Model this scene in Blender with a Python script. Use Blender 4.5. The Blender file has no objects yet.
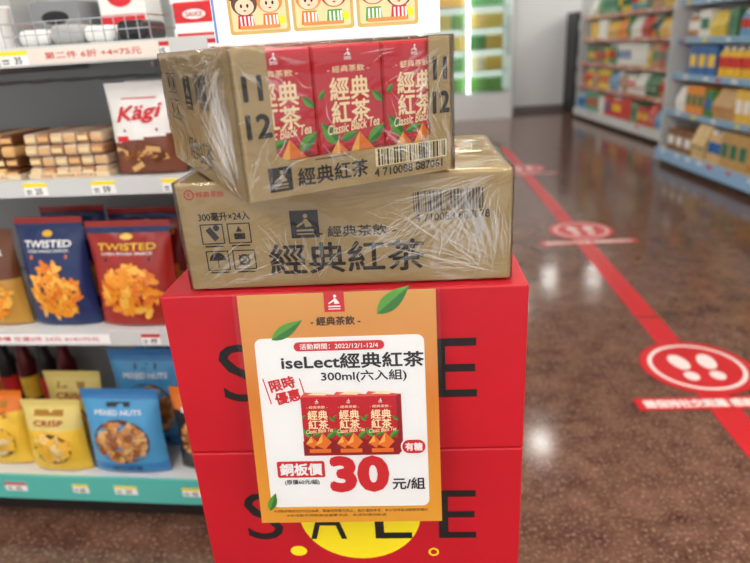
import bpy, math, random, bmesh
from mathutils import Vector, Matrix, noise
random.seed(7)
scene=bpy.context.scene
COL=scene.collection
try:
    scene.view_settings.view_transform='Standard'
except Exception as e: print(e)
ZC=1.29
# ---------------------------------------------------------------- materials
def lin(c):
    o=[]
    for x in c:
        x=x/255.0
        o.append(x/12.92 if x<=0.04045 else ((x+0.055)/1.055)**2.4)
    return (o[0],o[1],o[2],1)
MC={}
def mat(name,rgb,rough=.5,metal=0,emit=0,coat=0,bump=0,bscale=40,var=0,vscale=8):
    if name in MC: return MC[name]
    m=bpy.data.materials.new(name); m.use_nodes=True
    nt=m.node_tree; b=nt.nodes['Principled BSDF']
    c=lin(rgb)
    b.inputs['Base Color'].default_value=c
    b.inputs['Roughness'].default_value=rough
    b.inputs['Metallic'].default_value=metal
    if coat: b.inputs['Coat Weight'].default_value=coat; b.inputs['Coat Roughness'].default_value=.08
    if emit:
        b.inputs['Emission Color'].default_value=c; b.inputs['Emission Strength'].default_value=emit
    tc=None
    if bump or var: tc=nt.nodes.new('ShaderNodeTexCoord')
    if bump:
        n=nt.nodes.new('ShaderNodeTexNoise'); n.inputs['Scale'].default_value=bscale; n.inputs['Detail'].default_value=3
        bp=nt.nodes.new('ShaderNodeBump'); bp.inputs['Strength'].default_value=bump; bp.inputs['Distance'].default_value=.01
        nt.links.new(tc.outputs['Object'],n.inputs['Vector']); nt.links.new(n.outputs['Fac'],bp.inputs['Height']); nt.links.new(bp.outputs['Normal'],b.inputs['Normal'])
    if var:
        n=nt.nodes.new('ShaderNodeTexNoise'); n.inputs['Scale'].default_value=vscale; n.inputs['Detail'].default_value=4
        r=nt.nodes.new('ShaderNodeValToRGB')
        r.color_ramp.elements[0].position=.3; r.color_ramp.elements[1].position=.7
        r.color_ramp.elements[0].color=tuple(x*(1-var) for x in c[:3])+(1,)
        r.color_ramp.elements[1].color=tuple(min(1,x*(1+var)) for x in c[:3])+(1,)
        nt.links.new(tc.outputs['Object'],n.inputs['Vector']); nt.links.new(n.outputs['Fac'],r.inputs['Fac']); nt.links.new(r.outputs['Color'],b.inputs['Base Color'])
    MC[name]=m; return m
def rgbm(r,g,b,rough=.4):
    return mat('print_%d_%d_%d'%(r,g,b),(r,g,b),rough)
def film_mat(name,scale=(6,6,30),strength=.9,gain=1.0,haze=.0,rough=.09):
    m=bpy.data.materials.new(name); m.use_nodes=True; nt=m.node_tree; nt.nodes.clear()
    out=nt.nodes.new('ShaderNodeOutputMaterial'); mix=nt.nodes.new('ShaderNodeMixShader')
    tr=nt.nodes.new('ShaderNodeBsdfTransparent'); gl=nt.nodes.new('ShaderNodeBsdfGlossy'); gl.inputs['Roughness'].default_value=rough
    fr=nt.nodes.new('ShaderNodeFresnel'); fr.inputs['IOR'].default_value=1.5
    mu=nt.nodes.new('ShaderNodeMath'); mu.operation='MULTIPLY_ADD'; mu.inputs[1].default_value=gain; mu.inputs[2].default_value=haze
    tc=nt.nodes.new('ShaderNodeTexCoord'); mp=nt.nodes.new('ShaderNodeMapping'); mp.inputs['Scale'].default_value=scale
    mp.inputs['Rotation'].default_value=(.3,.5,.2)
    n=nt.nodes.new('ShaderNodeTexNoise'); n.inputs['Scale'].default_value=1; n.inputs['Detail'].default_value=3; n.inputs['Distortion'].default_value=1.0
    bp=nt.nodes.new('ShaderNodeBump'); bp.inputs['Strength'].default_value=strength; bp.inputs['Distance'].default_value=.02
    L=nt.links.new
    L(tc.outputs['Object'],mp.inputs['Vector']);L(mp.outputs['Vector'],n.inputs['Vector']);L(n.outputs['Fac'],bp.inputs['Height'])
    L(bp.outputs['Normal'],gl.inputs['Normal'])
    L(fr.outputs['Fac'],mu.inputs[0]);L(mu.outputs['Value'],mix.inputs['Fac']);L(tr.outputs['BSDF'],mix.inputs[1]);L(gl.outputs['BSDF'],mix.inputs[2]);L(mix.outputs['Shader'],out.inputs['Surface'])
    return m
# ---------------------------------------------------------------- mesh builder
class MB:
    def __init__(s): s.v=[];s.f=[];s.m=[];s.mats=[];s.sm=[]
    def mi(s,m):
        if m not in s.mats: s.mats.append(m)
        return s.mats.index(m)
    def add(s,vs,fs,m,smooth=False):
        o=len(s.v); k=s.mi(m); s.v.extend([tuple(x) for x in vs])
        for f in fs: s.f.append(tuple(i+o for i in f)); s.m.append(k); s.sm.append(smooth)
    def box(s,x0,x1,y0,y1,z0,z1,m):
        v=[(x0,y0,z0),(x1,y0,z0),(x1,y1,z0),(x0,y1,z0),(x0,y0,z1),(x1,y0,z1),(x1,y1,z1),(x0,y1,z1)]
        s.add(v,[(0,3,2,1),(4,5,6,7),(0,1,5,4),(1,2,6,5),(2,3,7,6),(3,0,4,7)],m)
    def bevbox(s,x0,x1,y0,y1,z0,z1,m,r=.004,seg=2):
        bm=bmesh.new(); bmesh.ops.create_cube(bm,size=1)
        for v in bm.verts:
            v.co=Vector(((x0+x1)/2+v.co.x*(x1-x0),(y0+y1)/2+v.co.y*(y1-y0),(z0+z1)/2+v.co.z*(z1-z0)))
        bmesh.ops.bevel(bm,geom=bm.edges[:],offset=r,segments=seg,affect='EDGES',profile=.5)
        bm.verts.index_update()
        s.add([v.co[:] for v in bm.verts],[[v.index for v in f.verts] for f in bm.faces],m,False); bm.free()
    def lathe(s,cx,cy,z0,prof,m,n=12,mats=None):
        vs=[];fs=[]
        for r,z in prof:
            for i in range(n):
                a=2*math.pi*i/n; vs.append((cx+r*math.cos(a),cy+r*math.sin(a),z0+z))
        for j in range(len(prof)-1):
            fl=[]
            for i in range(n):
                fl.append((j*n+i,j*n+(i+1)%n,(j+1)*n+(i+1)%n,(j+1)*n+i))
            if mats: s.add(vs,fl,mats[j],True)
            else: fs+=fl
        if mats:
            s.add(vs,[tuple(range((len(prof)-1)*n,len(prof)*n)),tuple(reversed(range(n)))],mats[-1])
        else:
            fs+= [tuple(range((len(prof)-1)*n,len(prof)*n)),tuple(reversed(range(n)))]; s.add(vs,fs,m,True)
    def build(s,name,loc=(0,0,0),rot=(0,0,0),parent=None):
        me=bpy.data.meshes.new(name); me.from_pydata(s.v,[],s.f)
        for m in s.mats: me.materials.append(m)
        me.polygons.foreach_set('material_index',s.m); me.polygons.foreach_set('use_smooth',s.sm)
        me.update()
        o=bpy.data.objects.new(name,me); COL.objects.link(o); o.location=loc; o.rotation_euler=rot
        if parent: o.parent=parent
        return o
def root(name,loc=(0,0,0),rot=(0,0,0)):
    o=bpy.data.objects.new(name,None); o.empty_display_size=.1; COL.objects.link(o); o.location=loc; o.rotation_euler=rot; return o
# ---------------------------------------------------------------- text + art
TC={}
def text_geo(st,shear=0):
    k=(st,shear)
    if k in TC: return TC[k]
    cu=bpy.data.curves.new('t','FONT'); cu.body=st; cu.size=1; cu.shear=shear; cu.resolution_u=3
    ob=bpy.data.objects.new('t',cu); COL.objects.link(ob)
    bpy.context.view_layer.update()
    dg=bpy.context.evaluated_depsgraph_get(); me=bpy.data.meshes.new_from_object(ob.evaluated_get(dg))
    vs=[(v.co.x,v.co.y) for v in me.vertices]; fs=[tuple(p.vertices) for p in me.polygons]
    bpy.data.objects.remove(ob); bpy.data.curves.remove(cu); bpy.data.meshes.remove(me)
    if not vs: vs=[(0,0),(1,0),(1,1)];fs=[]; print('EMPTY TEXT',st)
    x0=min(v[0] for v in vs);x1=max(v[0] for v in vs);y0=min(v[1] for v in vs);y1=max(v[1] for v in vs)
    vs=[(v[0]-(x0+x1)/2,v[1]-(y0+y1)/2) for v in vs]
    TC[k]=(vs,fs,x1-x0,y1-y0); return TC[k]
class Art:
    def __init__(s,mb,fn,step=.0003,ox=0,oy=0,sc=1,l0=0): s.mb=mb;s.fn=fn;s.step=step;s.ox=ox;s.oy=oy;s.sc=sc;s.l0=l0
    def sub(s,ox,oy,sc,l0): return Art(s.mb,s.fn,s.step,s.ox+ox*s.sc,s.oy+oy*s.sc,s.sc*sc,s.l0+l0)
    def put(s,vs,fs,m,l):
        s.mb.add([s.fn(s.ox+a*s.sc,s.oy+b*s.sc,(l+s.l0)*s.step) for a,b in vs],fs,m)
    def poly(s,pts,m,l=1): s.put(pts,[tuple(range(len(pts)))],m,l)
    def rect(s,a,b,w,h,m,l=1,rot=0):
        c,n=math.cos(rot),math.sin(rot)
        s.poly([(a+x*c-y*n,b+x*n+y*c) for x,y in ((-w/2,-h/2),(w/2,-h/2),(w/2,h/2),(-w/2,h/2))],m,l)
    def rrect(s,a,b,w,h,r,m,l=1):
        p=[]
        for cx,cy,a0 in ((w/2-r,h/2-r,0),(-w/2+r,h/2-r,90),(-w/2+r,-h/2+r,180),(w/2-r,-h/2+r,270)):
            for i in range(6):
                t=math.radians(a0+18*i); p.append((a+cx+r*math.cos(t),b+cy+r*math.sin(t)))
        s.poly(p,m,l)
    def ell(s,a,b,rx,ry,m,l=1,rot=0,n=24):
        c,k=math.cos(rot),math.sin(rot)
        s.poly([(a+rx*math.cos(t)*c-ry*math.sin(t)*k,b+rx*math.cos(t)*k+ry*math.sin(t)*c) for t in [2*math.pi*i/n for i in range(n)]],m,l)
    def ring(s,a,b,r0,r1,m,l=1,n=40,ar=1):
        vs=[];fs=[]
        for i in range(n):
            t=2*math.pi*i/n; vs+=[(a+r0*math.cos(t),b+ar*r0*math.sin(t)),(a+r1*math.cos(t),b+ar*r1*math.sin(t))]
        for i in range(n):
            j=(i+1)%n; fs.append((2*i,2*i+1,2*j+1,2*j))
        s.put(vs,fs,m,l)
    def frame(s,a,b,w,h,t,m,l=1):
        s.rect(a,b+h/2-t/2,w,t,m,l);s.rect(a,b-h/2+t/2,w,t,m,l);s.rect(a-w/2+t/2,b,t,h-2*t,m,l);s.rect(a+w/2-t/2,b,t,h-2*t,m,l)
    def leaf(s,a,b,L,W,rot,m1,m2,l=1):
        c,k=math.cos(rot),math.sin(rot)
        def T(x,y): return (a+x*c-y*k,b+x*k+y*c)
        up=[T(-L/2+L*i/10,W/2*math.sin(math.pi*(i/10)**.8)) for i in range(11)]
        dn=[T(-L/2+L*i/10,-W/2*math.sin(math.pi*(i/10)**.8)) for i in range(11)]
        mid=[T(-L/2+L*i/10,0) for i in range(11)]
        s.put(up+mid,[(i,i+1,i+12,i+11) for i in range(10)],m1,l)
        s.put(dn+mid,[(i,i+1,i+12,i+11) for i in range(10)],m2,l)
    def text(s,st,a,b,h=None,w=None,m=None,l=2,bold=0,shear=0,rot=0):
        vs,fs,W,H=text_geo(st,shear)
        if h is None: sx=sy=w/W
        else:
            sy=h/H; sx=sy if w is None else w/W
        c,k=math.cos(rot),math.sin(rot)
        d=bold*sy
        sh=[(0,0)] if bold<=0 else [(0,0),(d,0),(-d,0),(0,d),(0,-d)]
        if bold>.025: sh+=[(d*.7,d*.7),(-d*.7,d*.7),(d*.7,-d*.7),(-d*.7,-d*.7)]
        for q,(ex,ey) in enumerate(sh):
            s.put([(a+(x*sx+ex)*c-(y*sy+ey)*k,b+(x*sx+ex)*k+(y*sy+ey)*c) for x,y in vs],fs,m,l+q*.01)
    def barcode(s,a,b,w,h,m,l=1,rot=0,seed=3):
        R=random.Random(seed); x=-w/2; c,k=math.cos(rot),math.sin(rot)
        while x<w/2:
            bw=w*R.choice([.008,.012,.02,.028]); s.rect(a+(x+bw/2)*c,b+(x+bw/2)*k,bw,h,m,l,rot); x+=bw+w*R.choice([.01,.014,.022])
BLACK=mat('ink_black',(22,20,20),.5); INK=mat('ink_brown_black',(38,32,26),.6)
WHITE=mat('print_white',(248,248,246),.45); RED=mat('print_red',(210,28,38),.45)
KRAFT=mat('kraft_cardboard_gold',(180,154,106),.45,var=.06,vscale=14,bump=.06,bscale=90)
REDBOX=mat('red_carton_board',(192,15,34),.4,var=.05,vscale=6,bump=.05,bscale=25)
CRED=mat('tea_carton_red',(200,20,38),.3); CRED2=mat('tea_carton_dark_red',(150,12,28),.3)
GOLDT=mat('print_cream_gold',(255,236,186),.4)
GREEN=mat('leaf_green',(88,164,54),.45); GREEN2=mat('leaf_dark_green',(50,122,44),.45)
ORANGE=mat('tea_orange',(236,120,30),.4); YEL=mat('print_yellow',(252,230,30),.45)
AMB=mat('tea_amber',(250,184,80),.4)
WALLW=mat('painted_wall_white',(244,245,246),.7)
SHELFW=mat('shelf_white_metal',(216,218,218),.35); SHELFG=mat('shelf_grey_metal',(150,152,154),.4)
DARK=mat('dark_plinth',(40,34,32),.4)

# ================================================================= room
def floor_mat():
    m=bpy.data.materials.new('polished_brown_terrazzo'); m.use_nodes=True; nt=m.node_tree; b=nt.nodes['Principled BSDF']; L=nt.links.new
    tc=nt.nodes.new('ShaderNodeTexCoord')
    n=nt.nodes.new('ShaderNodeTexNoise'); n.inputs['Scale'].default_value=9; n.inputs['Detail'].default_value=9; n.inputs['Roughness'].default_value=.74
    r=nt.nodes.new('ShaderNodeValToRGB'); r.color_ramp.elements[0].position=.34; r.color_ramp.elements[0].color=lin((76,46,37)); r.color_ramp.elements[1].position=.68; r.color_ramp.elements[1].color=lin((130,94,76))
    n2=nt.nodes.new('ShaderNodeTexNoise'); n2.inputs['Scale'].default_value=100; n2.inputs['Detail'].default_value=2
    r2=nt.nodes.new('ShaderNodeValToRGB'); r2.color_ramp.elements[0].position=.57; r2.color_ramp.elements[0].color=(0,0,0,1); r2.color_ramp.elements[1].position=.68; r2.color_ramp.elements[1].color=(.8,.8,.8,1)
    mx=nt.nodes.new('ShaderNodeMixRGB'); mx.inputs[2].default_value=lin((170,140,120))
    br=nt.nodes.new('ShaderNodeTexBrick'); br.offset=0; br.inputs['Scale'].default_value=1; br.inputs['Brick Width'].default_value=.9; br.inputs['Row Height'].default_value=.9; br.inputs['Mortar Size'].default_value=.0025
    br.inputs['Color1'].default_value=(1,1,1,1);br.inputs['Color2'].default_value=(.93,.93,.93,1);br.inputs['Mortar'].default_value=(.65,.6,.57,1)
    mm=nt.nodes.new('ShaderNodeMixRGB'); mm.blend_type='MULTIPLY'; mm.inputs[0].default_value=1
    L(tc.outputs['Object'],n.inputs['Vector']);L(tc.outputs['Object'],n2.inputs['Vector']);L(tc.outputs['Object'],br.inputs['Vector'])
    L(n.outputs['Fac'],r.inputs['Fac']);L(n2.outputs['Fac'],r2.inputs['Fac']);L(r2.outputs['Color'],mx.inputs[0]);L(r.outputs['Color'],mx.inputs[1])
    L(mx.outputs['Color'],mm.inputs[1]);L(br.outputs['Color'],mm.inputs[2]);L(mm.outputs['Color'],b.inputs['Base Color'])
    n3=nt.nodes.new('ShaderNodeTexNoise'); n3.inputs['Scale'].default_value=5; n3.inputs['Detail'].default_value=5
    mr=nt.nodes.new('ShaderNodeMapRange'); mr.inputs['To Min'].default_value=.05; mr.inputs['To Max'].default_value=.22
    L(tc.outputs['Object'],n3.inputs['Vector']);L(n3.outputs['Fac'],mr.inputs['Value']);L(mr.outputs['Result'],b.inputs['Roughness'])
    b.inputs['IOR'].default_value=1.48
    return m
FLOORM=floor_mat()
X0,X1,Y0,Y1,HC=-4.0,6.5,-2.5,11.2,2.8
mb=MB(); mb.box(X0,X1,Y0,Y1,-.1,0,FLOORM); mb.build('floor')
mb=MB(); mb.box(X0,X1,Y1,Y1+.1,0,HC,WALLW); mb.build('wall_back')
mb=MB(); mb.box(X0-.1,X0,Y0,Y1,0,HC,WALLW); mb.build('wall_left')
mb=MB(); mb.box(X1,X1+.1,Y0,Y1,0,HC,WALLW); mb.build('wall_right')
mb=MB(); mb.box(X0,X1,Y0,Y1,HC,HC+.1,mat('ceiling_tile_white',(236,236,234),.8)); mb.build('ceiling')
mb=MB(); mb.box(2.56,X1,Y1-.02,Y1,0,.1,mat('baseboard_grey',(120,118,116),.5)); mb.build('baseboard_back')
LED=mat('led_panel_emitter',(255,252,245),.5,emit=19)
for i,(x,y) in enumerate([(-2.2,.6),(-2.2,3.6),(-2.2,6.6),(.2,1.2),(.2,3.4),(-.6,6.0),(4.9,1.2),(4.9,4.4),(4.9,7.6),(2.6,.2),(.2,9.2),(5.2,9.9),(-.9,-.6),(1.2,-.6),(-.9,-1.9),(1.2,-1.9)]):  # pair nearest behind the camera is added for glare on the shrink film
    mb=MB(); mb.box(-.2,.2,-.62,.62,-.04,0,SHELFW); mb.box(-.17,.17,-.6,.6,-.046,-.041,LED)
    mb.build('ceiling_and_fill_light',(x,y,HC-.001))
LED2=mat('downlight_emitter',(255,252,245),.5,emit=34)
for i,(x,y) in enumerate([(1.65,5.3),(2.3,8.8),(4.3,6.9),(2.3,9.9),(3.1,9.9),(4.2,3.2),(1.5,9.9),(3.9,9.9)]):  # row nearest the back wall is added to brighten that wall
    mb=MB(); mb.lathe(0,0,-.03,[(.15,0),(.16,.03)],SHELFW,20); mb.lathe(0,0,-.036,[(.12,0),(.125,.005)],LED2,20)
    mb.build('ceiling_and_fill_downlight',(x,y,HC-.001))
mb=MB(); mb.box(2.55,2.66,Y1-.14,Y1-.02,0,2.6,mat('trim_grey',(190,196,200),.5)); mb.build('trim_1')

# ================================================================= floor markings
FLR=mat('floor_tape_red',(206,36,44),.3); FLW=mat('floor_sticker_white',(244,226,220),.35)
def strip(p,q,w):
    mb=MB(); p=Vector(p);q=Vector(q);d=(q-p);Ln=d.length;d.normalize();n=Vector((-d.y,d.x))
    seg=1.9; t=0
    while t<Ln:
        a=p+d*t; b=p+d*min(Ln,t+seg-.012)
        pts=[a+n*w/2,a-n*w/2,b-n*w/2,b+n*w/2]
        mb.add([(v.x,v.y,.0012) for v in pts],[(0,1,2,3)],FLR)
        t+=seg
    return mb.build('floor_guide_tape')
strip((1.135,.7),(1.71,7.6),.108)
def floorsticker(x,y):
    mb=MB(); A=Art(mb,lambda a,b,o:(a,b,.0018+o),step=.0006)
    A.ell(0,0,.215,.215,FLR,1,n=48); A.ring(0,0,.165,.182,FLW,2)
    for sx in (-1,1):
        A.ell(sx*.055,.035,.036,.062,FLW,2,rot=-sx*.12); A.ell(sx*.05,-.075,.028,.034,FLW,2)
    A.rect(-.02,-.265,.62,.08,FLR,1); A.text('請保持社交距離 感謝您的配合',-.02,-.265,.05,.56,FLW,2,bold=.04)
    return mb.build('floor_distance_sticker',(x,y,0),(0,0,math.radians(-4)))
floorsticker(1.28,2.11);floorsticker(1.46,4.0);floorsticker(1.62,6.2)

# ================================================================= stack of red sale boxes
YAW=math.radians(-4.2)
def loc_front(cx,cy,d,yaw):
    return cx-math.sin(yaw)*d/2, cy+math.cos(yaw)*d/2
RW,RD,RH=.48,.34,.25
for i in range(4):
    mb=MB(); z1=RH-.001
    mb.bevbox(-RW/2,RW/2,-RD/2,RD/2,0,z1,REDBOX,.003)
    mb.box(-RW/2+.004,RW/2-.004,-.001,.001,z1-.0008,z1+.0004,CRED2)
    A=Art(mb,lambda a,b,o:(a,-RD/2-.0002-o,b))
    A.ell(0,RH/2+.007,.092,.086,YEL,1,n=48)
    A.ell(-.100,.062,.013,.010,YEL,1); A.ring(.110,.058,.005,.008,YEL,1)
    for ch,xx in zip('SALE',(-.147,-.05,.05,.147)): A.text(ch,xx,RH/2+.006,.09,.056,BLACK,2)
    A2=Art(mb,lambda a,b,o:(RW/2+.0002+o,a,b))
    for ch,xx in zip('SALE',(-.1,-.035,.035,.1)): A2.text(ch,xx,RH/2,.07,.042,BLACK,2)
    cx,cy=loc_front(-.045+random.uniform(-.001,.001),.715,RD,YAW)
    mb.build('red_sale_box',(cx,cy,(3-i)*RH),(0,0,YAW+ (0 if i==0 else random.uniform(-.006,.006))))

# ================================================================= lower kraft case
def crease_fan(mb,fn,cx,cy,n,Lr,ang,mat_,R,bx=1,by=1,wm=1):
    for i in range(n):
        t=R.uniform(*ang); L=R.uniform(*Lr); r0=R.uniform(0,.05); w=R.uniform(.0003,.0009)*wm
        ox,oy=cx+R.uniform(-.022,.022),cy+R.uniform(-.012,.012)
        c,s=math.cos(t),math.sin(t); kk=R.uniform(-.007,.007)
        p=[(ox+c*r0,oy+s*r0),(ox+c*(r0+L*.5)-s*(w+kk),oy+s*(r0+L*.5)+c*(w+kk)),(ox+c*(r0+L),oy+s*(r0+L)),(ox+c*(r0+L*.5)+s*(w-kk),oy+s*(r0+L*.5)-c*(w-kk))]
        if any(abs(q[0])>bx or q[1]<0.001 or q[1]>by for q in p): continue
        m=(ox+c*(r0+L*.5)-s*kk,oy+s*(r0+L*.5)+c*kk)
        vs=[fn(*q,.0006) for q in p]+[fn(*m,.0012)]
        mb.add(vs,[(0,1,4),(1,2,4),(2,3,4),(3,0,4)],mat_)
FILM=film_mat('shrink_film_clear',(8,8,20),.55,.85,.0,.12)
def crease_glint_mat(nm,al):
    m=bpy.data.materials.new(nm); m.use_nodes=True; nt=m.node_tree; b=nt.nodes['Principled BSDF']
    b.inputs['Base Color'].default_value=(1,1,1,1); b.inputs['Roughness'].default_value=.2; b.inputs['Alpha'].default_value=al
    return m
CREASE_GLINT=crease_glint_mat('shrink_film_crease_glint',.24); CREASE_GLINT2=crease_glint_mat('shrink_film_fold_glint',.10)  # film wrinkles as raised slivers, their highlights put in as translucent white
KW,KD,KH=.418,.28,.145
def logo(A,a,b,s,bg,fg,l=1):
    A.rect(a,b,s,s,bg,l)
    A.ell(a+s*.05,b+s*.3,s*.08,s*.08,fg,l+1,n=12)
    A.poly([(a-s*.02,b+s*.2),(a+s*.1,b+s*.18),(a+s*.28,b-s*.08),(a+s*.02,b-s*.1),(a+s*.0,b-s*.02)],fg,l+1)
    A.poly([(a-s*.3,b-s*.05),(a-.02*s,b+s*.14),(a+s*.02,b+s*.06),(a-s*.26,b-s*.1)],fg,l+1)
    A.rect(a,b-s*.22,s*.6,s*.07,fg,l+1); A.rect(a,b-s*.35,s*.6,s*.05,fg,l+1)
r=root('tea_case',(*loc_front(-.035,.731,KD,YAW),ZC-.29+.0005),(0,0,math.radians(-4)))
mb=MB(); mb.bevbox(-KW/2,KW/2,-KD/2,KD/2,0,KH-.002,KRAFT,.003)
fF=lambda a,b,o:(a,-KD/2-.0002-o,b)
A=Art(mb,fF)
A.text('經典紅茶',.000,.038,.041,.200,INK,1,bold=.018)
logo(A,-.050,.084,.036,INK,KRAFT)
A.text('- 經典茶飲 -',.016,.073,.0145,.098,INK,1,bold=.018)
A.text('300毫升×24入',-.152,.099,.0115,.066,INK,1,bold=.02)
for k,(ix,iy) in enumerate([(-.17,.076),(-.135,.076),(-.168,.040),(-.133,.040)]):
    A.frame(ix,iy,.030,.027,.0015,INK,1)
    if k==0: A.rect(ix,iy,.008,.018,INK,1,rot=.6);A.ell(ix+.006,iy+.008,.004,.004,INK,1)
    elif k==1:
        A.rect(ix,iy-.004,.014,.008,INK,1);A.poly([(ix-.004,iy+.002),(ix+.004,iy+.002),(ix,iy+.010)],INK,1)
    elif k==2:
        A.poly([(ix+.011*math.cos(t),iy+.011*math.sin(t)) for t in [math.pi*j/10 for j in range(11)]],INK,1);A.rect(ix,iy-.005,.0012,.010,INK,1)
    else:
        A.ring(ix,iy,.005,.008,INK,1,n=16);A.rect(ix,iy,.0015,.02,INK,1,rot=.8);A.rect(ix,iy,.0015,.02,INK,1,rot=-.8)
    A.rect(ix,iy-.0165,.024,.002,INK,1)
A.barcode(.132,.107,.088,.026,INK,1,rot=.03); A.text('4 710088 887078',.136,.087,.010,.092,INK,1,bold=.015,rot=.03)
A.ring(-.192,.128,.005,.0065,RED,1); A.text('R',-.192,.128,.006,None,RED,1); A.text('經典茶飲',-.165,.128,.008,.036,RED,1)
T=Art(mb,lambda a,b,o:(a,b,KH-.0018+o))
for j in range(14):
    T.rect(.14+random.uniform(-.06,.05),random.uniform(-.05,.12),random.uniform(.02,.04),.012,[RED,GOLDT,WHITE,INK][j%4],1+(j%3),rot=random.uniform(-.5,.5))
mb.build('case_body',parent=r)
def film_shell(w,d,h,R,nx=40,name='shrink_film',parent=None):
    bm=bmesh.new(); bmesh.ops.create_cube(bm,size=1)
    bmesh.ops.subdivide_edges(bm,edges=bm.edges[:],cuts=nx,use_grid_fill=True)
    for v in bm.verts:
        c=v.co.copy(); p=Vector((c.x*w,c.y*d,(c.z+.5)*h))
        nn=noise.noise(Vector((p.x*14+R,p.y*14,p.z*34)))*.5+.5
        if abs(abs(c.x)-.5)<1e-4: p.x+= (1 if c.x>0 else -1)*(.0012+.0012*nn)
        if abs(abs(c.y)-.5)<1e-4: p.y+= (1 if c.y>0 else -1)*(.0016+.0010*nn)
        if c.z>.4999: p.z+=.0006+.0008*nn
        v.co=p
    fs=[f for f in bm.faces if f.calc_center_median().z<1e-5]
    bmesh.ops.delete(bm,geom=fs,context='FACES')
    me=bpy.data.meshes.new(name); bm.to_mesh(me); bm.free(); me.materials.append(FILM)
    for p in me.polygons: p.use_smooth=True
    o=bpy.data.objects.new(name,me); COL.objects.link(o); o.parent=parent; return o
film_shell(KW,KD,KH-.002,1.3,34,'shrink_film',r)
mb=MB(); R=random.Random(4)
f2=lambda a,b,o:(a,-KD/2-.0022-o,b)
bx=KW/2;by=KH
for M_,wm,k in ((CREASE_GLINT,1,1.0),(CREASE_GLINT2,5,.5)):
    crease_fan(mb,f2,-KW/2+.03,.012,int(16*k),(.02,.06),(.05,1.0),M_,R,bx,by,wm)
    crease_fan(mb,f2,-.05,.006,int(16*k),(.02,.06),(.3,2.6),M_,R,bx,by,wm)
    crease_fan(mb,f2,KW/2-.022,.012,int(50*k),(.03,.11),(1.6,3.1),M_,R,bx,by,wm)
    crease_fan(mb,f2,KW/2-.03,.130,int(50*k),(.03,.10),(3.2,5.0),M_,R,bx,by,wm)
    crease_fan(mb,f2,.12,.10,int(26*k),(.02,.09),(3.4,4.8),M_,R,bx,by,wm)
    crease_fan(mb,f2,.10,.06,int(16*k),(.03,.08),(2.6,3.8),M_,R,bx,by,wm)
mb.build('film_crease_glints',parent=r)

# ================================================================= upper open tray with tea cartons
def carton_art(A,l=0):
    logo(A,.0,.1355,.014,CRED,WHITE,1+l)
    A.text('- 經典茶飲 -',0,.1215,.0066,.048,GOLDT,1+l,bold=.012)
    A.text('經典',0,.1020,.0225,.045,GOLDT,1+l,bold=.024)
    A.text('紅茶',0,.0785,.0225,.045,GOLDT,1+l,bold=.024)
    A.text('Classic Black Tea',.002,.0635,.0098,.062,GOLDT,3+l,shear=.35,bold=.015,rot=.08)
    A.poly([(-.038,0),(.038,0),(.038,.038),(.012,.052),(-.004,.040),(-.020,.048),(-.038,.036)],CRED2,1+l)
    A.poly([(-.010,.026),(.008,.057),(.028,.034),(.012,.016)],ORANGE,2+l)
    A.poly([(-.010,.026),(.008,.057),(.006,.034)],AMB,2.5+l)
    A.poly([(-.032,.030),(-.018,.050),(-.004,.034),(-.014,.018)],ORANGE,2+l); A.poly([(-.032,.030),(-.018,.050),(-.016,.034)],AMB,2.5+l)
    A.rect(.0,.012,.05,.010,ORANGE,2+l)
    A.leaf(-.027,.058,.030,.014,2.2,GREEN,GREEN2,2+l)
    A.leaf(.029,.053,.028,.013,.7,GREEN,GREEN2,3+l)
    A.leaf(-.004,.053,.022,.009,.3,GREEN,GREEN2,2+l)
    A.leaf(.032,.092,.018,.008,2.4,GREEN,GREEN2,2+l)
    A.leaf(-.032,.098,.012,.006,.9,GREEN,GREEN2,2+l)
TW,TD,TH=.252,.38,.148
tray=root('tea_carton_tray',(-.0965,.8267,ZC-.1425),(0,0,math.radians(26.5)))
mb=MB(); t=.003
mb.box(-TW/2,TW/2,-TD/2,TD/2,0,t,KRAFT)
mb.box(-TW/2,-TW/2+t,-TD/2,TD/2,t,TH,KRAFT); mb.box(TW/2-t,TW/2,-TD/2,TD/2,t,TH,KRAFT); mb.box(-TW/2+t,TW/2-t,TD/2-t,TD/2,t,TH,KRAFT)
def fpanel(pts):
    n=len(pts); vs=[(a,-TD/2,b) for a,b in pts]+[(a,-TD/2+t,b) for a,b in pts]
    fs=[tuple(range(n)),tuple(reversed(range(n,2*n)))]+[(i,(i+1)%n,(i+1)%n+n,i+n)[::-1] for i in range(n)]
    mb.add(vs,fs,KRAFT)
h=TW/2; SH=.037
fpanel([(-h+t,t),(h-t,t),(h-t,SH),(-h+t,SH)]); fpanel([(-h+t,SH),(-h+.046,SH),(-h+.037,SH+.008),(-h+.037,TH),(-h+t,TH)]); fpanel([(h-t,SH),(h-t,TH),(h-.030,TH),(h-.030,SH+.008),(h-.040,SH)])
fpanel([(-h,0),(-h+t,0),(-h+t,TH),(-h,TH)]); fpanel([(h-t,0),(h,0),(h,TH),(h-t,TH)])
A=Art(mb,lambda a,b,o:(a,-TD/2-.0003-o,b))
A.text('11',-h+.020,.110,.022,.018,INK,1,bold=.035);A.text('12',-h+.022,.074,.022,.024,INK,1,bold=.035)
A.text('11',h-.016,.114,.022,.016,INK,1,bold=.035);A.text('12',h-.015,.078,.022,.021,INK,1,bold=.035)
logo(A,-h+.038,.019,.025,INK,KRAFT); A.text('經典紅茶',-h+.098,.018,.0185,.082,INK,1,bold=.02)
A.rect(h-.056,.0265,.094,.020,GOLDT,1); A.barcode(h-.056,.0265,.088,.018,INK,2,seed=9); A.text('4 710088 887061',h-.060,.010,.009,.090,INK,1,bold=.02)
A.rect(-h+.098,.034,.04,.001,INK,1)
S=Art(mb,lambda a,b,o:(-TW/2-.0003-o,-a,b))
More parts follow.
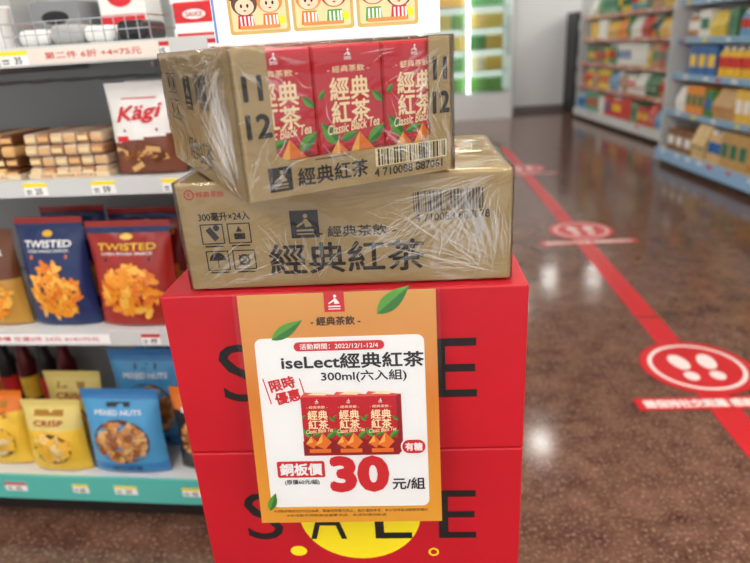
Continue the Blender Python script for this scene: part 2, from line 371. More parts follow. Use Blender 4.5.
S.text('經典紅茶',.0,.03,.030,.13,INK,1,bold=.015); S.barcode(.055,.108,.06,.028,INK,1,seed=5); S.text('4 710088 887061',.055,.088,.007,.06,INK,1)
logo(S,-.02,.10,.04,INK,KRAFT)
for ix in (-.14,-.105): S.frame(ix,.11,.028,.026,.0012,INK,1); S.ell(ix,.11,.006,.008,INK,1)
for ix in (-.14,-.105): S.frame(ix,.075,.028,.026,.0012,INK,1); S.rect(ix,.075,.008,.014,INK,1)
mb.build('tray_cardboard',parent=tray)
mb=MB()
cw=.0795; cd=.06
for ix in range(3):
    for iy in range(6):
        cx=(ix-1)*(cw+.0008); cy=-TD/2+t+.002+cd/2+iy*(cd+.0015)
        mb.bevbox(cx-cw/2,cx+cw/2,cy-cd/2,cy+cd/2,t+.0003,TH-.003,CRED,.002,1)
        mb.box(cx-cw/2+.004,cx+cw/2-.004,cy-.004,cy+.004,TH-.0032,TH-.0018,GOLDT)
        if iy==0:
            A=Art(mb,lambda a,b,o,cx=cx,cy=cy:(cx+a,cy-cd/2-.0001-o,b),step=.0002); carton_art(A)
mb.build('tea_cartons',parent=tray)
film_shell(TW,TD,TH,7.7,34,'shrink_film',tray)
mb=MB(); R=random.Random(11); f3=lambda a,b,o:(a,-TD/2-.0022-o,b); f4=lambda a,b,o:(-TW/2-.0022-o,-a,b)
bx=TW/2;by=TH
for M_,wm,k in ((CREASE_GLINT,1,1.0),(CREASE_GLINT2,5,.5)):
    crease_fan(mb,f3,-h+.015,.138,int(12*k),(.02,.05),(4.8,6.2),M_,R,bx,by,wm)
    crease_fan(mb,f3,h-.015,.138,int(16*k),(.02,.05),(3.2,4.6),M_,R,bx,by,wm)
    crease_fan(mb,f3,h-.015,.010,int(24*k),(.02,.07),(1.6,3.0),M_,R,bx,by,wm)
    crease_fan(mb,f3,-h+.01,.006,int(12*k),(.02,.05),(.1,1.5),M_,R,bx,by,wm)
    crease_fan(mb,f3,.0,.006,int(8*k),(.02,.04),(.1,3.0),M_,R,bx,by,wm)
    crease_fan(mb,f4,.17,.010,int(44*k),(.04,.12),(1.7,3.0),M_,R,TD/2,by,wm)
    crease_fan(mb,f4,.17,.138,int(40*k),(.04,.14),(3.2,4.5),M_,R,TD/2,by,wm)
mb.build('film_crease_glints',parent=tray)

# ================================================================= poster
def poster_mat():
    m=bpy.data.materials.new('poster_gold_orange'); m.use_nodes=True; nt=m.node_tree; b=nt.nodes['Principled BSDF']; L=nt.links.new
    tc=nt.nodes.new('ShaderNodeTexCoord'); sp=nt.nodes.new('ShaderNodeSeparateXYZ'); L(tc.outputs['Object'],sp.inputs[0])
    mr=nt.nodes.new('ShaderNodeMapRange'); mr.inputs['From Min'].default_value=-.334; mr.inputs['From Max'].default_value=0
    L(sp.outputs['Z'],mr.inputs['Value'])
    r=nt.nodes.new('ShaderNodeValToRGB'); r.color_ramp.elements[0].color=lin((236,166,50)); r.color_ramp.elements[1].color=lin((220,160,80))
    e=r.color_ramp.elements.new(.55); e.color=lin((220,130,40)); L(mr.outputs['Result'],r.inputs['Fac']); L(r.outputs['Color'],b.inputs['Base Color'])
    b.inputs['Roughness'].default_value=.4
    return m
PW,PL=.254,.334
mb=MB()
def pf(a,b,o): return (a,-o,b)
PO=poster_mat()
def sheet(mb,w,z0,z1,fn,off,m,nx=16,ny=20):
    vs=[];fs=[]
    for j in range(ny+1):
        for i in range(nx+1):
            vs.append(fn(-w/2+w*i/nx,z0+(z1-z0)*j/ny,off))
    for j in range(ny):
        for i in range(nx):
            k=j*(nx+1)+i; fs.append((k,k+1,k+nx+2,k+nx+1))
    mb.add(vs,fs,m,True)
mb.box(-PW/2,PW/2,.0,.0008,-PL,0,PO)
A=Art(mb,pf,step=.00022)
A.rrect(0,-.184,.221,.250,.010,WHITE,1)
logo(A,-.002,-.0125,.026,RED,WHITE,2)
BR=mat('print_brown',(70,40,16),.45)
A.text('- 經典茶飲 -',-.002,-.0375,.0115,.064,BR,3,bold=.03)
A.leaf(-.066,-.048,.05,.017,.55,GREEN,GREEN2,3); A.leaf(.073,-.012,.056,.022,.70,GREEN,GREEN2,3)
A.leaf(-.108,-.300,.03,.012,1.2,GREEN,GREEN2,4)
A.rrect(0,-.0715,.118,.0125,.006,RED,3); A.text('活動期間：2022/12/1-12/4',0,-.0715,.0078,.102,WHITE,4,bold=.015)
A.text('iseLect經典紅茶',.016,-.0925,.0205,.186,BLACK,3,bold=.026)
A.text('300ml(六入組)',.030,-.1145,.0165,.112,BLACK,3,bold=.022)
A.text('限時',-.079,-.123,.0165,.034,RED,3,bold=.035,rot=.22); A.text('優惠',-.073,-.1415,.0165,.034,RED,3,bold=.035,rot=.22)
A.rect(-.100,-.133,.0015,.038,RED,3,rot=.22); A.rect(-.052,-.130,.0015,.030,RED,3,rot=.22)
for k in range(3):
    B=A.sub(-.035+k*.0425,-.229,.59,3+k*1.2)
    B.poly([(.036,0),(.047,.012),(.047,.15),(.036,.146)],CRED2,1)
    B.poly([(-.036,.146),(.036,.146),(.047,.150),(-.026,.158)],mat('carton_top',(225,90,80),.4),1)
    B.rect(0,.073,.072,.146,CRED,1); carton_art(B,1)
    B.poly([(-.02,.152),(.0,.158),(.03,.155),(.02,.15)],GOLDT,2)
A.rrect(.092,-.217,.035,.024,.0115,WHITE,12); A.rrect(.092,-.217,.031,.020,.0095,RED,13); A.text('有糖',.092,-.217,.0115,.023,WHITE,14,bold=.03)
A.rrect(-.064,-.250,.066,.025,.003,RED,3); A.text('銅板價',-.064,-.250,.018,.058,WHITE,4,bold=.035)
A.text('(原價60元/組)',-.064,-.270,.0085,.048,BLACK,3,bold=.02)
A.text('30',.016,-.2585,.048,.074,RED,3,bold=.06)
A.text('元/組',.083,-.274,.0175,.044,BLACK,3,bold=.025)
A.text('※活動詳情依店內公告為準，數量有限售完為止，圖片僅供參考，本公司保留活動變更權利',0,-.3155,.0046,.215,BR,2)
A.text('※本活動不得與其他優惠併用，未成年請勿飲酒',-.02,-.3225,.0042,.14,BR,2)
SL=film_mat('poster_sleeve_clear',(3,3,6),.12,.6,.0,.1)
sheet(mb,PW+.010,-PL-.005,.004,pf,.0045,SL)
mb.build('promotion_poster',(-.0515,.7035,ZC-.2885),(math.radians(-7.4),0,math.radians(-4)))

# ================================================================= sticker sign card on tray
CW,CH=.288,.33
mb=MB(); mb.bevbox(-CW/2,CW/2,-.002,.002,.0,CH,WHITE,.001,1)
mb.box(-CW/2+.02,CW/2-.02,-.03,.05,-.0005,.0025,mat('acrylic_foot',(225,232,236),.1))
A=Art(mb,lambda a,b,o:(a,-.0022-o,b))
BLU=mat('card_blue_edge',(110,150,220),.4); A.rect(-CW/2+.003,CH/2,.003,CH-.01,BLU,1)
GF=mat('sticker_gold',(206,172,96),.35); CRM=mat('sticker_cream',(236,214,160),.5); SK=mat('sticker_skin',(250,212,180),.5)
HR=[mat('hair_dark',(90,60,50),.5),mat('hair_orange',(224,140,70),.5),mat('hair_red',(180,60,60),.5)]
for row in range(3):
  for k in range(3):
    cx=-.084+k*.081; cy=.052+row*.088
    A.rrect(cx,cy,.077,.078,.004,GF,1); A.rrect(cx,cy,.069,.070,.003,CRM,2)
    for q,sx in enumerate((-.017,.015)):
        dy=.002*((k+q)%3)
        A.ell(cx+sx,cy-.003+dy,.0165,.0145,HR[(k+q+row)%3],3); A.ell(cx+sx-.014,cy+.006+dy,.006,.006,HR[(k+q+row)%3],3); A.ell(cx+sx,cy-.007+dy,.012,.0095,SK,4)
        A.ell(cx+sx-.004,cy-.006+dy,.0016,.0024,BLACK,5,n=8);A.ell(cx+sx+.004,cy-.006+dy,.0016,.0024,BLACK,5,n=8);A.ell(cx+sx,cy-.0115+dy,.002,.001,RED,5,n=8)
        A.poly([(cx+sx-.009,cy-.016),(cx+sx+.009,cy-.016),(cx+sx+.011,cy-.032),(cx+sx-.011,cy-.032)],[RED,ORANGE,GREEN][(k+q)%3],3)
        for u in (-.006,-.001,.004,.008): A.rect(cx+sx+u,cy-.025,.0022,.014,WHITE,4)
    A.text(['一起來','好朋友','最喜歡'][k],cx,cy+.022,.012,.05,RED,3,bold=.02)
    A.ell(cx+.028,cy-.024,.005,.005,YEL,3); A.ell(cx-.029,cy+.004,.003,.003,HR[1],3); A.rect(cx,cy-.031,.05,.004,HR[1],5)
mb.build('sticker_sign_card',(-.041,.83,ZC+.0085),(0,0,math.radians(-2)))

# ================================================================= left snack shelf
SA=math.radians(8); SX,SY=-.765,1.41
def sl(s,d): return (SX+s*math.cos(SA)+d*math.sin(SA), SY-s*math.sin(SA)+d*math.cos(SA))
LV=[ZC+.035,ZC-.252,ZC-.645,ZC-1.115]
S0,S1=-1.3,.72
unit=root('snack_gondola_shelf',(SX,SY,0),(0,0,-SA))
mb=MB()
BACK=mat('shelf_back_panel',(168,170,170),.5)
TEAL=mat('price_rail_teal',(90,190,178),.35); RAIL=mat('price_rail_white',(208,211,210),.3); 
mb.box(S0,S1,.47,.50,0.0,1.75,BACK)
for s in (S0-.02,S1): mb.box(s,s+.02,.0,.50,0,1.75,SHELFW)
for i,z in enumerate(LV):
    mb.box(S0,S1,.006,.47,z-.02,z-.0005,SHELFW)
    rh=.036 if i<3 else .078
    mb.box(S0,S1,-.004,.006,z-rh,z+.004,RAIL if i<3 else TEAL)
    for s in [S0+.4*k for k in range(1,5)]: mb.box(s-.004,s+.004,.05,.46,z-.05,z-.0205,SHELFG)
mb.box(S0,S1,.06,.47,0,LV[3]-.02,DARK)
for s in [S0+.09*k for k in range(22)]:
    mb.box(s,s+.003,.10,.46,LV[0]-.075,LV[0]-.072,SHELFG)
A=Art(mb,lambda a,b,o:(a,-.0045-o,b),step=.0006)
R=random.Random(5)
for i,z in enumerate(LV):
    s=S0+.05
    while s<S1-.1:
        w=R.choice([.05,.06,.07]); zc=z-.017 if i<3 else z-.034
        A.rect(s+w/2,zc,w,.030,WHITE,1); A.rect(s+w/2,zc+.010,w,.009,[YEL,RED,YEL,YEL][R.randrange(4)],2)
        A.text(str(R.choice([25,29,35,39,45,49,59,65,79])),s+w*.62,zc-.005,.013,None,BLACK,2,bold=.02); A.rect(s+w*.2,zc-.004,w*.22,.003,BLACK,2);A.rect(s+w*.2,zc-.010,w*.22,.002,BLACK,2)
        s+=w+R.uniform(.05,.16)
A.rect(.20,LV[0]-.016,.30,.032,mat('promo_strip_pale',(236,226,214),.4),3); A.text('第二件 6折 +4=75元',.20,LV[0]-.016,.014,.22,RED,4,bold=.01)
A.rect(-.12,LV[2]-.016,.40,.028,WHITE,3); A.text('限時特價 任選2件 24元 4+4=75元',-.12,LV[2]-.016,.013,.34,RED,4,bold=.01)
mb.build('shelf_frame',parent=unit)

def bag(name,s,d,z,w,h,T,colfn,deco,yaw=0,lean=0,gloss=.28):
    mb=MB()
    def prof(a,b):
        u=min(1,abs(2*a/w)); v=b/h
        pa=max(0,1-u**2.6)**.62
        pb=(.5+.5*math.sin(min(1,v/.45)*math.pi/2)) * max(0,1-(v/.92)**4) if v<.92 else 0
        wr=.0018*math.sin(a*110+b*35)*math.sin(b*70-a*40)*(1 if v<.92 else .4)
        return T/2*pa*pb+wr*pa+.0012
    def wd(v): return 1-.05*math.sin(math.pi*min(1,v))
    def ff(a,b,o): return (a*wd(b/h),-prof(a,b)-o,b)
    nx,ny=26,36
    for side in (-1,1):
        vs=[];
        for j in range(ny+1):
            for i in range(nx+1):
                a=-w/2+w*i/nx; b=h*j/ny; y=prof(a,b)
                if j in(0,ny) or i in (0,nx): y=.0006
                if j==0: y=T*.22*max(0,1-abs(2*a/w)**2.6)
                vs.append((a*wd(b/h),side*y,b))
        for j in range(ny):
            for i in range(nx):
                k=j*(nx+1)+i
                a=-w/2+w*(i+.5)/nx; b=h*(j+.5)/ny
                f=(k,k+1,k+nx+2,k+nx+1)
                if side>0: f=f[::-1]
                mb.f.append(tuple(q+len(mb.v) for q in f)); mb.m.append(mb.mi(colfn(a,b,w,h))); mb.sm.append(True)
        mb.v.extend(vs)
    A=Art(mb,ff,step=.0012); deco(A,w,h)
    x,y=sl(s,d)
    return mb.build(name,(x,y,z+.001),(lean,0,-SA+yaw))
def bm_(n,c,r=.3): return mat('bagfilm_'+n,c,r)
NAVY=bm_('navy',(24,46,96)); DRED=bm_('darkred',(160,38,28)); BRN=bm_('brown',(104,58,28)); GLD=bm_('yellow',(236,190,56)); SKY=bm_('sky',(76,156,206)); BLK=bm_('black',(34,32,34)); WHB=bm_('white',(236,234,230)); ORG=bm_('orange',(226,118,28)); CRMB=bm_('cream',(230,206,152)); PNK=bm_('pink',(226,96,104)); SNK=bm_('snack_orange',(240,152,40)); SNK2=bm_('snack_gold',(246,188,76)); NUT=bm_('nut',(200,134,74)); NUT2=bm_('nut_dark',(154,92,44)); TAN=bm_('wafer_tan',(220,174,112))
def pile(A,cx,cy,rx,ry,n,ms,L,W,seed,l=1):
    R=random.Random(seed)
    for i in range(n):
        t=R.uniform(0,6.28); q=math.sqrt(R.random()); 
        A.ell(cx+rx*q*math.cos(t),cy+ry*q*math.sin(t),L*R.uniform(.8,1.2),W*R.uniform(.8,1.2),ms[i%len(ms)],l+.5*(i%5),rot=R.uniform(0,3.14),n=10)
def d_twist(seed,title,tm):
    def f(A,w,h):
        A.ell(0,h*.86,w*.08,h*.028,GLD,1); A.text(title,0,h*.775,h*.058,w*.70,tm,2,bold=.03)
        A.text('OVEN BAKED SNACK',0,h*.715,h*.024,w*.62,WHITE,2,bold=.01); A.rect(0,h*.66,w*.56,h*.032,[BLK,ORG][seed%2],1.5)
        pile(A,0,h*.34,w*.34,h*.24,90,[SNK,SNK2,SNK,ORG],w*.10,w*.036,seed)
    return f
c_navy=lambda a,b,w,h: DRED if b>.95*h else NAVY
def c_red(a,b,w,h): return NAVY if b>.89*h and b<.95*h else DRED
def c_blue(a,b,w,h): return bm_('blue2',(56,124,184)) if b<.15*h or b>.9*h else SKY
def c_yel(a,b,w,h): return bm_('straw',(222,200,116)) if b>.62*h else GLD
def d_nuts(seed,title,dark=BLK):
    def f(A,w,h):
        A.rect(0,h*.84,w*.3,h*.05,dark,1); A.text(title,0,h*.76,h*.05,w*.6,WHITE,2,bold=.02)
        A.ell(0,h*.42,w*.37,h*.27,BRN,1,n=20)
        pile(A,0,h*.42,w*.33,h*.235,110,[NUT,TAN,NUT2],w*.055,w*.035,seed,l=2)
        A.text('鹽味堅果',0,h*.08,h*.05,w*.4,dark,2,bold=.01)
    return f
def d_chip(seed,title):
    def f(A,w,h):
        A.rect(0,h*.84,w*.5,h*.07,bm_('oldgold',(170,120,30)),1); A.text(title,0,h*.72,h*.07,w*.5,DRED,2,bold=.02)
        A.ell(0,h*.36,w*.32,h*.22,BRN,1,n=20)
        pile(A,0,h*.37,w*.28,h*.19,60,[SNK2,CRMB,GLD],w*.07,w*.045,seed,l=2)
    return f
z=LV[3]
bag('nut_snack_bag',.018,.048,z,.235,.262,.08,c_blue,d_nuts(1,'MIXED NUTS'),lean=-.06)
bag('nut_snack_bag',.045,.18,z,.235,.32,.08,c_blue,d_nuts(2,'MIXED NUTS'),lean=-.03)
bag('nut_snack_bag',.045,.31,z,.235,.34,.08,c_blue,d_nuts(3,'ALMOND'),lean=-.02)
bag('corn_snack_bag',-.200,.048,z,.185,.225,.08,c_yel,d_chip(4,'CRISP'),lean=-.06)
bag('corn_snack_bag',-.20,.17,z,.185,.25,.08,c_yel,d_chip(5,'CRISP'),lean=-.03)
bag('corn_snack_bag',-.385,.07,z,.17,.24,.08,lambda a,b,w,h:ORG if b>.75*h else GLD,d_chip(6,'POPS'),lean=-.05)
bag('corn_snack_bag',-.62,.09,z,.20,.25,.08,c_yel,d_chip(7,'POPS'),lean=-.05)
bag('black_bean_snack_bag',.245,.07,z,.17,.26,.07,lambda a,b,w,h:BLK if b<.75*h else ORG,d_nuts(8,'BEANS',ORG),lean=-.04)
bag('black_bean_snack_bag',.44,.08,z,.17,.26,.07,lambda a,b,w,h:BLK,d_nuts(9,'BEANS',ORG),lean=-.04)
mb=MB(); CAN=[mat('can_dark_red',(96,26,30),.3,.3),mat('can_black',(40,34,36),.3,.3)]
for k in range(11):
    cx=-1.1+.075*k
    mb.lathe(cx,.36,z+.001,[(.024,0),(.031,.006),(.031,.18),(.022,.20),(.014,.26),(.014,.285)],CAN[k%2],12)
    mb.lathe(cx,.36,z+.001,[(.0315,.05),(.0318,.051),(.0318,.13),(.0315,.131)],[GLD,RED][k%2],12)
mb.build('drink_bottle_row',(SX,SY,0),(0,0,-SA))
z=LV[2]
bag('twist_snack_bag',-.066,.060,z,.188,.288,.08,c_navy,d_twist(11,'TWISTED',WHITE),lean=-.05)
bag('twist_snack_bag',-.066,.17,z,.188,.290,.08,c_navy,d_twist(12,'TWISTED',WHITE),lean=-.03)
bag('twist_snack_bag',.148,.055,z,.226,.275,.08,c_red,d_twist(14,'TWISTED',GLD),lean=-.05)
bag('twist_snack_bag',.148,.17,z,.226,.280,.08,c_red,d_twist(16,'TWISTED',GLD),lean=-.03)
bag('cracker_snack_bag',-.262,.06,z,.18,.26,.08,lambda a,b,w,h:BRN if b>.5*h else bm_('mustard',(190,140,56)),d_twist(15,'CRACKER',WHITE),lean=-.05)
bag('cracker_snack_bag',-.48,.07,z,.18,.26,.08,lambda a,b,w,h:DRED if b>.5*h else CRMB,d_twist(18,'CRACKER',WHITE),lean=-.05)
bag('prawn_cracker_bag',.352,.10,z,.165,.275,.07,lambda a,b,w,h:WHB if b>.42*h else PNK,d_chip(17,'PRAWN'),lean=-.05)
bag('prawn_cracker_bag',.55,.09,z,.16,.275,.07,lambda a,b,w,h:WHB if b>.42*h else PNK,d_chip(18,'PRAWN'),lean=-.05)
z=LV[1]
def c_waf(a,b,w,h): return WHB if b>.40*h+.1*a else bm_('choc',(120,66,44))
def d_waf(A,w,h):
    A.text('Kägi',0,h*.66,h*.19,w*.66,RED,2,bold=.03,shear=.3,rot=.08); A.rect(.0,h*.83,w*.5,h*.012,RED,1); A.rect(0,h*.49,w*.5,h*.03,bm_('choc',(120,66,44)),1)
    R=random.Random(3)
    for k in range(12): A.rect(R.uniform(-.34,.34)*w,h*R.uniform(.08,.30),w*.20,h*.06,[TAN,NUT2,TAN,BRN][k%4],1+.5*(k%3),rot=R.uniform(-.6,.6))
    A.rect(w*-.28,h*.40,w*.18,h*.06,RED,2)
bag('wafer_bag',.252,.060,z,.172,.205,.07,c_waf,d_waf,lean=-.04)
bag('wafer_bag',.25,.16,z,.172,.205,.07,c_waf,d_waf,lean=-.03)
bag('wafer_bag',.45,.07,z,.172,.205,.07,c_waf,d_waf,lean=-.03)
def multipack(s,d,z,w,dp,nrow,c1,c2):
    mb=MB(); n=6
    for j in range(nrow):
        for i in range(n):
            x=-w/2+w*(i+.5)/n; y0=-dp/2+(.0 if j%2==0 else .006)
            mb.bevbox(x-w/n/2+.0006,x+w/n/2-.0006,y0,dp/2,j*.026,j*.026+.025,[c1,c2,c1][(i+j)%3],.006,2)
            mb.box(x-w/n/2+.004,x+w/n/2-.004,y0-.0006,y0,j*.026+.007,j*.026+.018,[CRMB,TAN][(i)%2])
    mb.box(-w/2-.002,w/2+.002,-dp/2-.003,dp/2,-.0005,.012,bm_('traycream',(226,206,170)))
    A=Art(mb,lambda a,b,o:(a,-dp/2-.0032-o,b)); A.text('FINE WAFER STICKS',0,.006,.007,w*.7,DRED,1)
    x,y=sl(s,d); return mb.build('wafer_stick_multipack',(x,y,z+.001),(0,0,-SA))
multipack(.055,.11,z,.200,.16,4,bm_('beige',(204,178,150)),bm_('beige2',(166,118,84)))
multipack(-.175,.11,z,.205,.16,4,BRN,TAN)
multipack(-.42,.11,z,.205,.16,3,DRED,TAN)
z=LV[0]
def packbox(name,s,d,z,w,dp,h_,c,c2,txt=None):
    mb=MB(); mb.bevbox(-w/2,w/2,-dp/2,dp/2,0,h_,c,.003,1); A=Art(mb,lambda a,b,o:(a,-dp/2-.0002-o,b),step=.0005)
    A.rect(0,h_*.28,w*.98,h_*.28,c2,1); A.ell(0,h_*.66,w*.28,h_*.14,c2,1)
    if txt: A.text(txt,0,h_*.66,h_*.12,w*.4,c,2,bold=.02)
    x,y=sl(s,d); return mb.build(name,(x,y,z+.001),(0,0,-SA))
GB1=bm_('greybox',(132,134,136)); GB2=bm_('greybox2',(170,170,168))
packbox('biscuit_box',.32,.30,z,.09,.10,.20,WHB,GB2)
packbox('biscuit_box',-.02,.30,z,.13,.13,.11,GB1,BLK); packbox('biscuit_box',-.2,.30,z,.13,.13,.15,GB2,GB1)
packbox('biscuit_box',-.36,.18,z,.12,.14,.15,BLK,GLD); packbox('biscuit_box',.14,.32,z,.12,.10,.17,WHB,RED)
packbox('sauce_box',.42,.08,z,.09,.09,.07,RED,WHB,'SAUCE'); packbox('biscuit_box',.46,.30,z,.14,.12,.2,WHB,RED)
mb=MB(); mb.lathe(0,0,0,[(.026,0),(.028,.002),(.036,.088),(.038,.09),(.038,.094),(.034,.094)],WHB,20)
A=Art(mb,lambda a,b,o:(a*1.0,-math.sqrt(max(0,.033**2-a*a))-.002-o,b)); A.rect(0,.05,.02,.02,GREEN,1)
x,y=sl(-.085,.10); mb.build('paper_cup',(x,y,z+.001))
mb=MB()
WIRE=mat('chrome_wire',(190,192,194),.2,.9)
bw=.17
for k in range(14): mb.box(-bw+k*.026,-bw+.0015+k*.026,0,.0015,0,.05,WIRE); mb.box(-bw+k*.026,-bw+.0015+k*.026,0,.16,0,.0015,WIRE)
for zz in (0,.025,.05):
    mb.box(-bw,bw,0,.002,zz,zz+.002,WIRE); mb.box(-bw,-bw+.002,0,.16,zz,zz+.002,WIRE); mb.box(bw-.002,bw,0,.16,zz,zz+.002,WIRE)
for k in range(4):
    mb.bevbox(-.15+k*.077,-.083+k*.077,.02,.13,.004,.038+.006*(k%2),[WHB,GB2,WHB,BLK][k],.012,3)
x,y=sl(.16,.012); mb.build('wire_basket',(x,y,z+.001),(0,0,-SA))

# ================================================================= drinks cooler at the back
c=root('drinks_cooler',(0,0,0))
mb=MB(); FR=mat('cooler_frame_white',(236,239,240),.3); IN=mat('cooler_interior_glow',(225,244,236),.4,emit=.9)  # back panel of the cooler given its own glow to look lit
cx0,cx1,cy0,cy1,ch=-.6,2.5,10.5,11.18,2.3
mb.box(cx0,cx1,cy1-.03,cy1,0,ch,IN); mb.box(cx0,cx0+.05,cy0,cy1-.03,0,ch,FR); mb.box(cx1-.05,cx1,cy0,cy1-.03,0,ch,FR)
mb.box(cx0+.05,cx1-.05,cy0,cy1-.03,ch-.25,ch,FR); mb.box(cx0+.05,cx1-.05,cy0,cy1-.03,0,.42,FR)
for k in range(1,4):
    x=cx0+(cx1-cx0)*k/4; mb.box(x-.03,x+.03,cy0,cy0+.05,.42,ch-.25,FR)
for k in range(4):
    x=cx0+(cx1-cx0)*(k+.5)/4+.3; mb.box(x,x+.02,cy0-.04,cy0-.02,1.0,1.6,SHELFG); mb.box(x,x+.02,cy0-.02,cy0,1.0,1.02,SHELFG); mb.box(x,x+.02,cy0-.02,cy0,1.58,1.6,SHELFG)
levs=[.45,.78,1.11,1.44,1.77]
for z in levs: mb.box(cx0+.05,cx1-.05,cy0+.08,cy1-.03,z-.02,z,SHELFW)
TUBE=mat('cooler_tube',(240,255,250),.5,emit=10)
mb.box(cx0+.06,cx1-.06,cy0+.03,cy0+.05,ch-.29,ch-.26,TUBE)
for k in range(4):
    x=cx0+(cx1-cx0)*(k)/4+.035; mb.box(x,x+.02,cy0+.055,cy0+.075,.43,ch-.3,TUBE)
mb.build('cooler_cabinet',parent=c)
mb=MB(); R=random.Random(8)
pal=[[(90,170,60),(120,190,70),(240,230,60),(250,220,90)],[(250,220,60),(90,170,60),(60,150,90),(250,240,200)],[(240,210,60),(150,200,60),(70,150,60),(220,130,50)],[(120,180,60),(250,230,90),(80,170,80),(250,220,120)],[(80,120,200),(120,200,90),(90,180,90),(230,180,60)]]
for li,z in enumerate(levs):
    x=cx0+.12; cur=pal[li][0]; n=0
    while x<cx1-.1:
        if n%4==0: cur=R.choice(pal[li])
        m=rgbm(*cur); cap=rgbm(245,245,245)
        mb.lathe(x,cy0+.14,z+.001,[(.032,0),(.0355,.01),(.0355,.20),(.016,.25),(.016,.28)],m,8,mats=[m,m,m,cap,cap]); x+=.072; n+=1
mb.build('drink_bottles',parent=c)
GL=film_mat('cooler_glass',(.1,.1,.1),0,1.0,0,.02)
mb=MB(); mb.box(cx0+.05,cx1-.05,cy0+.012,cy0+.018,.42,ch-.25,GL); mb.build('glass_doors',parent=c)

# ================================================================= right-hand gondolas
def gondola(name,massname,xf,ya,yb,H,levs,seed,pals,railc,base,big=1):
    D=.45; R=random.Random(seed)
    mb=MB()
    mb.box(xf+D,xf+D+.04,ya,yb,0,H,SHELFW)
    mb.box(xf+.06,xf+D,ya,yb,0,.10,DARK)
    for y in (ya,yb-.02): mb.box(xf+.03,xf+D,y,y+.02,.10,H,SHELFW)
    for i,z in enumerate(levs):
        x0=xf+(0 if i==0 else .05+.015*i)
        mb.box(x0,xf+D,ya+.02,yb-.02,z-.03,z,SHELFW)
        mb.box(x0-.008,x0,ya+.02,yb-.02,z-(.11 if i==0 else .045),z+.006,base if i==0 else railc)
        y=ya+.1
        while y<yb-.15:
            w=R.uniform(.05,.09); mb.box(x0-.010,x0-.0082,y,y+w,z-.036,z-.008,[WHITE,YEL,RED,WHITE][R.randrange(4)]); y+=w+R.uniform(.08,.35)
    mb.build(name)
    mb=MB()
    for i,z in enumerate(levs):
        x0=xf+(.03 if i==0 else .07+.015*i); top=(levs[i+1]-.05 if i+1<len(levs) else H+.05)
        y=ya+.05
        while y<yb-.25:
            col=R.choice(pals[i%len(pals)]); m=rgbm(*col,.35); m2=rgbm(*R.choice([(250,250,245),(220,60,50),(250,210,60),(50,110,180),(40,120,90)]),.4)
            kind=R.choice([0,0,1,2]); w=R.uniform(.08,.16)*big; hh=min(top-z-.02,R.uniform(.20,.32)); rep=R.choice([1,2,2,3])
            for q in range(rep):
                if y+w>yb-.05: break
                if kind==0:
                    mb.bevbox(x0,x0+.2,y,y+w-.006,z+.001,z+hh,m,.005,1); mb.box(x0-.001,x0,y+w*.12,y+w*.8,z+hh*.3,z+hh*.7,m2)
                elif kind==1:
                    cy=y+w/2; hw=w/2-.004
                    vs=[(x0+.01,cy-hw,z+.001),(x0+.01,cy+hw,z+.001),(x0+.12,cy+hw,z+.001),(x0+.12,cy-hw,z+.001),
                        (x0-.01,cy-hw,z+hh*.45),(x0-.01,cy+hw,z+hh*.45),(x0+.14,cy+hw,z+hh*.45),(x0+.14,cy-hw,z+hh*.45),
                        (x0+.06,cy-hw,z+hh),(x0+.06,cy+hw,z+hh),(x0+.068,cy+hw,z+hh),(x0+.068,cy-hw,z+hh)]
                    fs=[]
                    for L_ in (0,4):
                        for k in range(4): fs.append((L_+k,L_+(k+1)%4,L_+4+(k+1)%4,L_+4+k))
                    fs+=[(8,9,10,11),(3,2,1,0)]
                    mb.add(vs,fs,m); mb.add([(x0-.009,cy-hw*.6,z+hh*.30),(x0-.009,cy+hw*.6,z+hh*.30),(x0+.016,cy+hw*.5,z+hh*.66),(x0+.016,cy-hw*.5,z+hh*.66)],[(0,1,2,3)],m2)
                else:
                    w2=min(w,.11); rr=w2/2-.004
                    mb.lathe(x0+rr,y+w2/2,z+.001,[(rr*.9,0),(rr,.01),(rr,hh*.3),(rr,hh*.65),(rr*.85,hh*.8),(rr*.5,hh*.86),(rr*.5,hh*.98)],m,10,mats=[m,m,m2,m,m,rgbm(245,245,245),rgbm(245,245,245)])
                    y+=w2-w
                y+=w
            y+=R.uniform(0,.015)
    mb.build(massname)
brown=[(176,136,84),(200,160,100),(140,96,60),(222,188,130),(196,150,60)]
cool=[(40,100,170),(240,240,240),(60,140,100),(244,200,50),(190,50,50),(90,160,210),(244,200,50)]
warm=[(240,196,80),(210,60,46),(245,245,240),(70,140,70),(240,150,50)]
past=[(240,240,232),(110,170,130),(240,210,80),(214,80,70),(110,170,210),(190,150,110),(80,130,90)]
BLUEB=mat('base_panel_blue',(150,190,226),.35); RR=mat('price_rail_red',(210,150,130),.4)
gondola('grocery_gondola_shelf','packaged_groceries',2.95,2.2,6.15,1.75,[.16,.52,.86,1.18,1.50],21,[brown,brown+warm,cool,past,cool],mat('price_rail_blue',(140,182,216),.35),BLUEB,1.3)
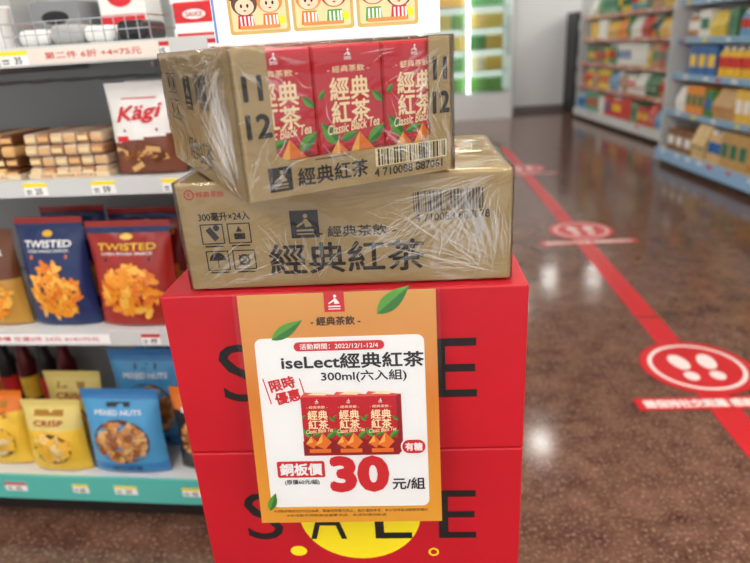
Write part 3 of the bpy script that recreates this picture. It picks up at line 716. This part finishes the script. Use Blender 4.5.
gondola('grocery_gondola_shelf','packaged_groceries',3.42,6.75,10.1,1.8,[.16,.50,.84,1.18,1.50],33,[past,past,past,warm,past],RR,mat('base_panel_white',(226,228,228),.4),1.1)
mb=MB(); MK=mat('rack_black',(30,32,36),.4)
ox=.14
mb.box(3.42+ox,3.46+ox,10.6,11.1,0,1.6,MK); mb.box(4.06+ox,4.10+ox,10.6,11.1,0,1.6,MK); mb.box(3.46+ox,4.06+ox,11.06,11.1,0,1.6,MK)
R=random.Random(2)
for k in range(5):
    z=.15+k*.27; mb.box(3.46+ox,4.06+ox,10.62+.07*k,11.06,z,z+.015,MK); mb.box(3.46+ox,4.06+ox,10.62+.07*k,10.63+.07*k,z+.015,z+.06,MK)
    for q in range(3):
        x=3.49+ox+q*.185; mb.add([(x,10.64+.07*k,z+.016),(x+.16,10.64+.07*k,z+.016),(x+.16,10.70+.07*k,z+.23),(x,10.70+.07*k,z+.23)],[(0,1,2,3)],rgbm(*R.choice([(60,90,130),(40,60,70),(180,180,190),(150,60,60)]),.4))
mb.build('magazine_rack')

# ================================================================= light and camera
w=bpy.data.worlds.new('World'); scene.world=w; w.use_nodes=True
w.node_tree.nodes['Background'].inputs[0].default_value=(.98,.985,1,1); w.node_tree.nodes['Background'].inputs[1].default_value=1.25

th=math.radians(21.5); ro=math.radians(3.6)
F=Vector((0,math.cos(th),-math.sin(th))); R0=Vector((1,0,0)); U0=Vector((0,math.sin(th),math.cos(th)))
Rr=R0*math.cos(ro)-U0*math.sin(ro); Uu=R0*math.sin(ro)+U0*math.cos(ro)
M=Matrix((Rr,Uu,-F)).transposed().to_4x4(); M.translation=Vector((0,0,ZC))
cd_=bpy.data.cameras.new('camera'); cam=bpy.data.objects.new('camera',cd_); COL.objects.link(cam); cam.matrix_world=M
cd_.sensor_width=36; cd_.lens=28.8; cd_.clip_start=.02; cd_.clip_end=60
cd_.dof.use_dof=True; cd_.dof.focus_distance=.77; cd_.dof.aperture_fstop=3.4
scene.camera=cam
